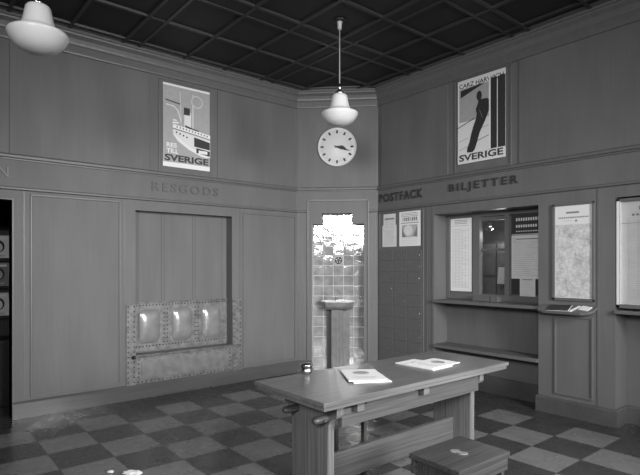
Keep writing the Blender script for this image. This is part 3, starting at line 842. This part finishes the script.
# ------------------------------------------------------------ table
tb = thing('waiting_room_table', 'long wooden trestle table with through pegs in the middle of the hall', 'table', loc=(2.858, 2.6025, 0))
TX, TY = 2.858, 2.6025
def bx(name, a0, a1, b0, b1, z0, z1, m, bev=.004, parent=None):
    mb = MB(); mb.box((a0-TX, b0-TY, z0), (a1-TX, b1-TY, z1), m, bev=bev); return mb.obj(name, parent or tb)
mb = MB()
mb.box((1.877-TX, 2.235-TY, .732), (3.84-TX, 2.97-TY, .76), M['table'], bev=.004)
mb.box((1.889-TX, 2.247-TY, .705), (3.828-TX, 2.958-TY, .7285), M['table'], bev=.003)
mb.obj('tabletop', tb)
for a in (2.06, 3.575):
    mb = MB()
    sh = [(2.42, 0), (2.42, .52), (2.412, .56), (2.392, .59), (2.368, .605), (2.34, .612), (2.33, .63), (2.33, .708)]
    half = [(b-TY, z) for b, z in sh]; pts = half+[(-u, z) for u, z in half[::-1]]
    mb.prism(pts, a-TX, a+.055-TX, M['table_v'], axis=0, bev=.003); mb.obj('end_board', tb)
for b0, b1 in ((2.345, 2.383), (2.822, 2.86)):
    mb = MB()
    pr = [(2.114, .55), (3.576, .55), (3.576, .700), (3.10, .700), (2.975, .700), (2.975, .664), (2.80, .664), (2.80, .700), (2.33, .700), (2.33, .660), (2.135, .660), (2.135, .700), (2.114, .700)]
    mb.prism([(z, a-TX) for a, z in pr], b0-TY, b1-TY, M['rail'], axis=1); mb.obj('rail', tb)
bx('stretcher', 2.1, 3.58, 2.585, 2.622, .09, .285, M['rail'], .006)
for a in (2.20, 2.84):
    bx('crosspiece', a, a+.06, 2.295, 2.91, .640, .690, M['table'], .003)
for a, sg in ((2.06, -1), (3.63, 1)):
    for b in (2.42, 2.73):
        # flattened oval through-tenon with a rounded nose
        mb = MB(); k = mb.mi(M['peg']); rings = []
        for t_, sc in ((0, 1), (.075, 1), (.10, .93), (.115, .75), (.122, .4)):
            rings.append([mb.bm.verts.new((a-TX+sg*t_*.95, b-TY+.028*sc*math.cos(2*math.pi*i/20), .600+.024*sc*math.sin(2*math.pi*i/20))) for i in range(20)])
        for A_, B_ in zip(rings, rings[1:]):
            for i in range(20):
                F = mb.bm.faces.new((A_[i], A_[(i+1) % 20], B_[(i+1) % 20], B_[i])[::(1 if sg > 0 else -1)]); F.material_index = k; F.smooth = True
        F = mb.bm.faces.new(rings[-1][::(1 if sg > 0 else -1)]); F.material_index = k
        pg = mb.obj('peg', tb)
        mb = MB(); mb.prism([(b-TY-.04, .594), (b-TY+.04, .596), (b-TY+.04, .610), (b-TY-.04, .606)], a-TX+sg*.035, a-TX+sg*.055, M['mould_dark'], axis=0); mb.obj('wedge', pg)

# ------------------------------------------------------------ stools
def make_stool(label, loc, rz, mt, mv):
    t = thing('stool', label, 'stool', loc=loc, rz=rz)
    w, d, h = .495, .355, .44
    mb = MB(); mb.box((-w/2, -d/2, h-.032), (w/2, d/2, h), mt, bev=.005); o = mb.obj('seat', t)
    for x, y in ((-.014, .024), (-.008, -.026)):
        mb = MB(); c_ = math.cos(math.radians(-40)); s_ = math.sin(math.radians(-40)); R_ = []
        for i in range(20):
            p, q = .031*math.cos(2*math.pi*i/20), .021*math.sin(2*math.pi*i/20); R_.append((x+p*c_-q*s_, y+p*s_+q*c_))
        mb.prism(R_, h, h+.005, M['ink_mid']); q = mb.obj('handhold_plate', t); q['label'] = 'pale oval plate in the seat'
    for sx in (-1, 1):
        x0 = sx*(w/2-.03)
        mb = MB(); y = d/2-.02
        mb.prism([(-y, 0), (-y+.07, 0), (-y+.085, .09), (0, .13), (y-.085, .09), (y-.07, 0), (y, 0), (y, h-.032), (-y, h-.032)], min(x0, x0-sx*.032), max(x0, x0-sx*.032), mv, axis=0, bev=.003); mb.obj('leg', t)
    for sy in (-1, 1):
        y0 = sy*(d/2-.012)
        mb = MB(); mb.box((-w/2+.005, min(y0, y0-sy*.024), h-.115), (w/2-.005, max(y0, y0-sy*.024), h-.032), mt, bev=.004); mb.obj('apron', t)
    return t
make_stool('low dark wooden stool with two pale oval handholds in front of the table', (2.577, 1.815, 0), math.radians(-1), M['stool'], M['stool_v'])

st = thing('stool', 'four legged dark stool pushed in behind the table stretcher', 'stool', loc=(2.475, 2.88, 0))
mb = MB(); mb.box((-.22, -.19, .40), (.22, .17, .425), M['stool'], bev=.004); mb.obj('seat', st)
for sx in (-1, 1):
    for sy in (-1, 1):
        mb = MB(); x = sx*.19; y = -.01+sy*.16; mb.box((x-.018, y-.018, 0), (x+.018, y+.018, .40), M['stool_v'], bev=.003); mb.obj('leg', st)
# ------------------------------------------------------------ things on the table
def pic(mb, z):
    mb.ell(.0, .06, .06, .05, z, M['ink_mid'], 14); mb.rect(-.05, .03, .05, .06, z+.0003, M['ink_soft'])
    mb.rect(-.09, -.08, .09, -.07, z, M['ink_soft']); mb.rect(-.07, -.11, .07, -.10, z, M['ink_soft'])
def TT(x, y, z, deg): return Matrix.Translation((x, y, z)) @ Matrix.Rotation(math.radians(deg), 4, 'Z')
GZ = .7605
booklet(TT(2.55, 2.585, GZ, -28), .265, .375, .006, M['white'], 'white booklet, lower of the two in the left pile on the table')
booklet(TT(2.545, 2.605, GZ+.0068, -33), .26, .365, .006, M['white'], 'white booklet with grey picture, topmost of the left pile on the table', extra=pic)
booklet(TT(3.21, 2.60, GZ, 2), .25, .37, .006, M['white'], 'white booklet, leftmost of the right fan on the table', extra=pic)
booklet(TT(3.275, 2.555, GZ+.0068, -87), .25, .37, .006, M['white'], 'white booklet with grey picture lying across the right fan on the table', extra=pic)
at_ = thing('ashtray', 'small round polished metal ashtray on the far edge of the table', 'ashtray', loc=(2.285, 2.915, GZ))
MB().lathe([(0, 0), (.028, 0), (.034, .006), (.044, .02), (.046, .032), (.040, .042), (.038, .046)], M['nickel'], seg=36).obj('bowl', at_)
MB().lathe([(.038, .046), (.041, .050), (.041, .056), (.037, .060), (.034, .058), (.030, .050), (0, .048)], M['black'], seg=36).obj('insert', at_)
MB().lathe([(.034, .058), (.045, .062), (.046, .070), (.034, .080), (.012, .084), (0, .084)], M['nickel'], seg=36).obj('lid', at_)

# crumpled paper on the floor
def crumple(name, x, y, r, label, sx=1.6, seed=1):
    mb = MB(); random.seed(seed); k = mb.mi(M['white'])
    bmesh.ops.create_icosphere(mb.bm, subdivisions=3, radius=r)
    for v in mb.bm.verts:
        d = 1+random.uniform(-.22, .18); v.co = Vector((v.co.x*sx*d, v.co.y*d, max((v.co.z*.45)*d, -r*.40)+r*.41))
    mb.obj(name, mw=TT(x, y, 0, -40), label=label, category='paper scrap')
crumple('crumpled_paper', 1.345, 3.80, .036, 'crumpled white paper scrap on the floor at the bottom edge, the larger one', 1.9, 2)
crumple('crumpled_paper', 1.235, 3.945, .018, 'tiny crumpled paper scrap left of the larger one on the floor', 1.3, 4)

# ------------------------------------------------------------ magazine stand beyond the doorway
mr_ = thing('magazine_rack', 'dark rack crowded with magazines seen through the doorway at left', 'rack', loc=(.35, B0+1.1, 0))
mb = MB(); mb.box((-.75, 0, 0), (.75, .05, 1.95), M['stool_v'])
for z in (.95, 1.3, 1.62): mb.box((-.75, -.10, z-.02), (.75, 0, z), M['stool_v'])
mb.obj('rack_frame', mr_)
mb = MB(); mb.box((-.75, -.5, 0), (.75, 0, .72), M['black'], bev=.01); mb.obj('rack_base', mr_)
random.seed(12)
k = 0
tone = [M['paper'], M['ink_mid'], M['pale'], M['letter'], M['sky_tint']]
desc = ['lowest', 'middle', 'top']
for r_, z in enumerate((.955, 1.305, 1.625)):
    for c in (5,):
        x = -.60+c*.235
        mb = MB(); w_, h_ = .2, .27
        cm = tone[(c*2+r_) % 5]; mb.box((-w_/2, 0, 0), (w_/2, h_, .006), M['paper']); mb.rect(-w_/2+.003, .003, w_/2-.003, h_-.003, .0066, cm)
        mb.ell(0, .14, .055, .07, .0072, M['black'], 14); mb.ell(-.005, .13, .04, .052, .0078, M['pale'] if (c+r_) % 2 else M['ink_soft'], 14)
        mb.rect(-.08, .225, .08, .25, .0072, M['white'] if c % 2 else M['black']); mb.rect(-.07, .02, .05, .035, .0072, M['ink_soft'])
        mw = Matrix.Translation((.35+x, B0+1.025, z+.002)) @ frame((0,0,0), (1,0,0), (0,0,1), (0,-1,0)) @ Matrix.Rotation(math.radians(-12), 4, 'X')
        mb.obj('magazine', mw=mw, label='magazine with a portrait cover on the %s shelf of the rack beyond the doorway' % desc[r_], category='magazine')
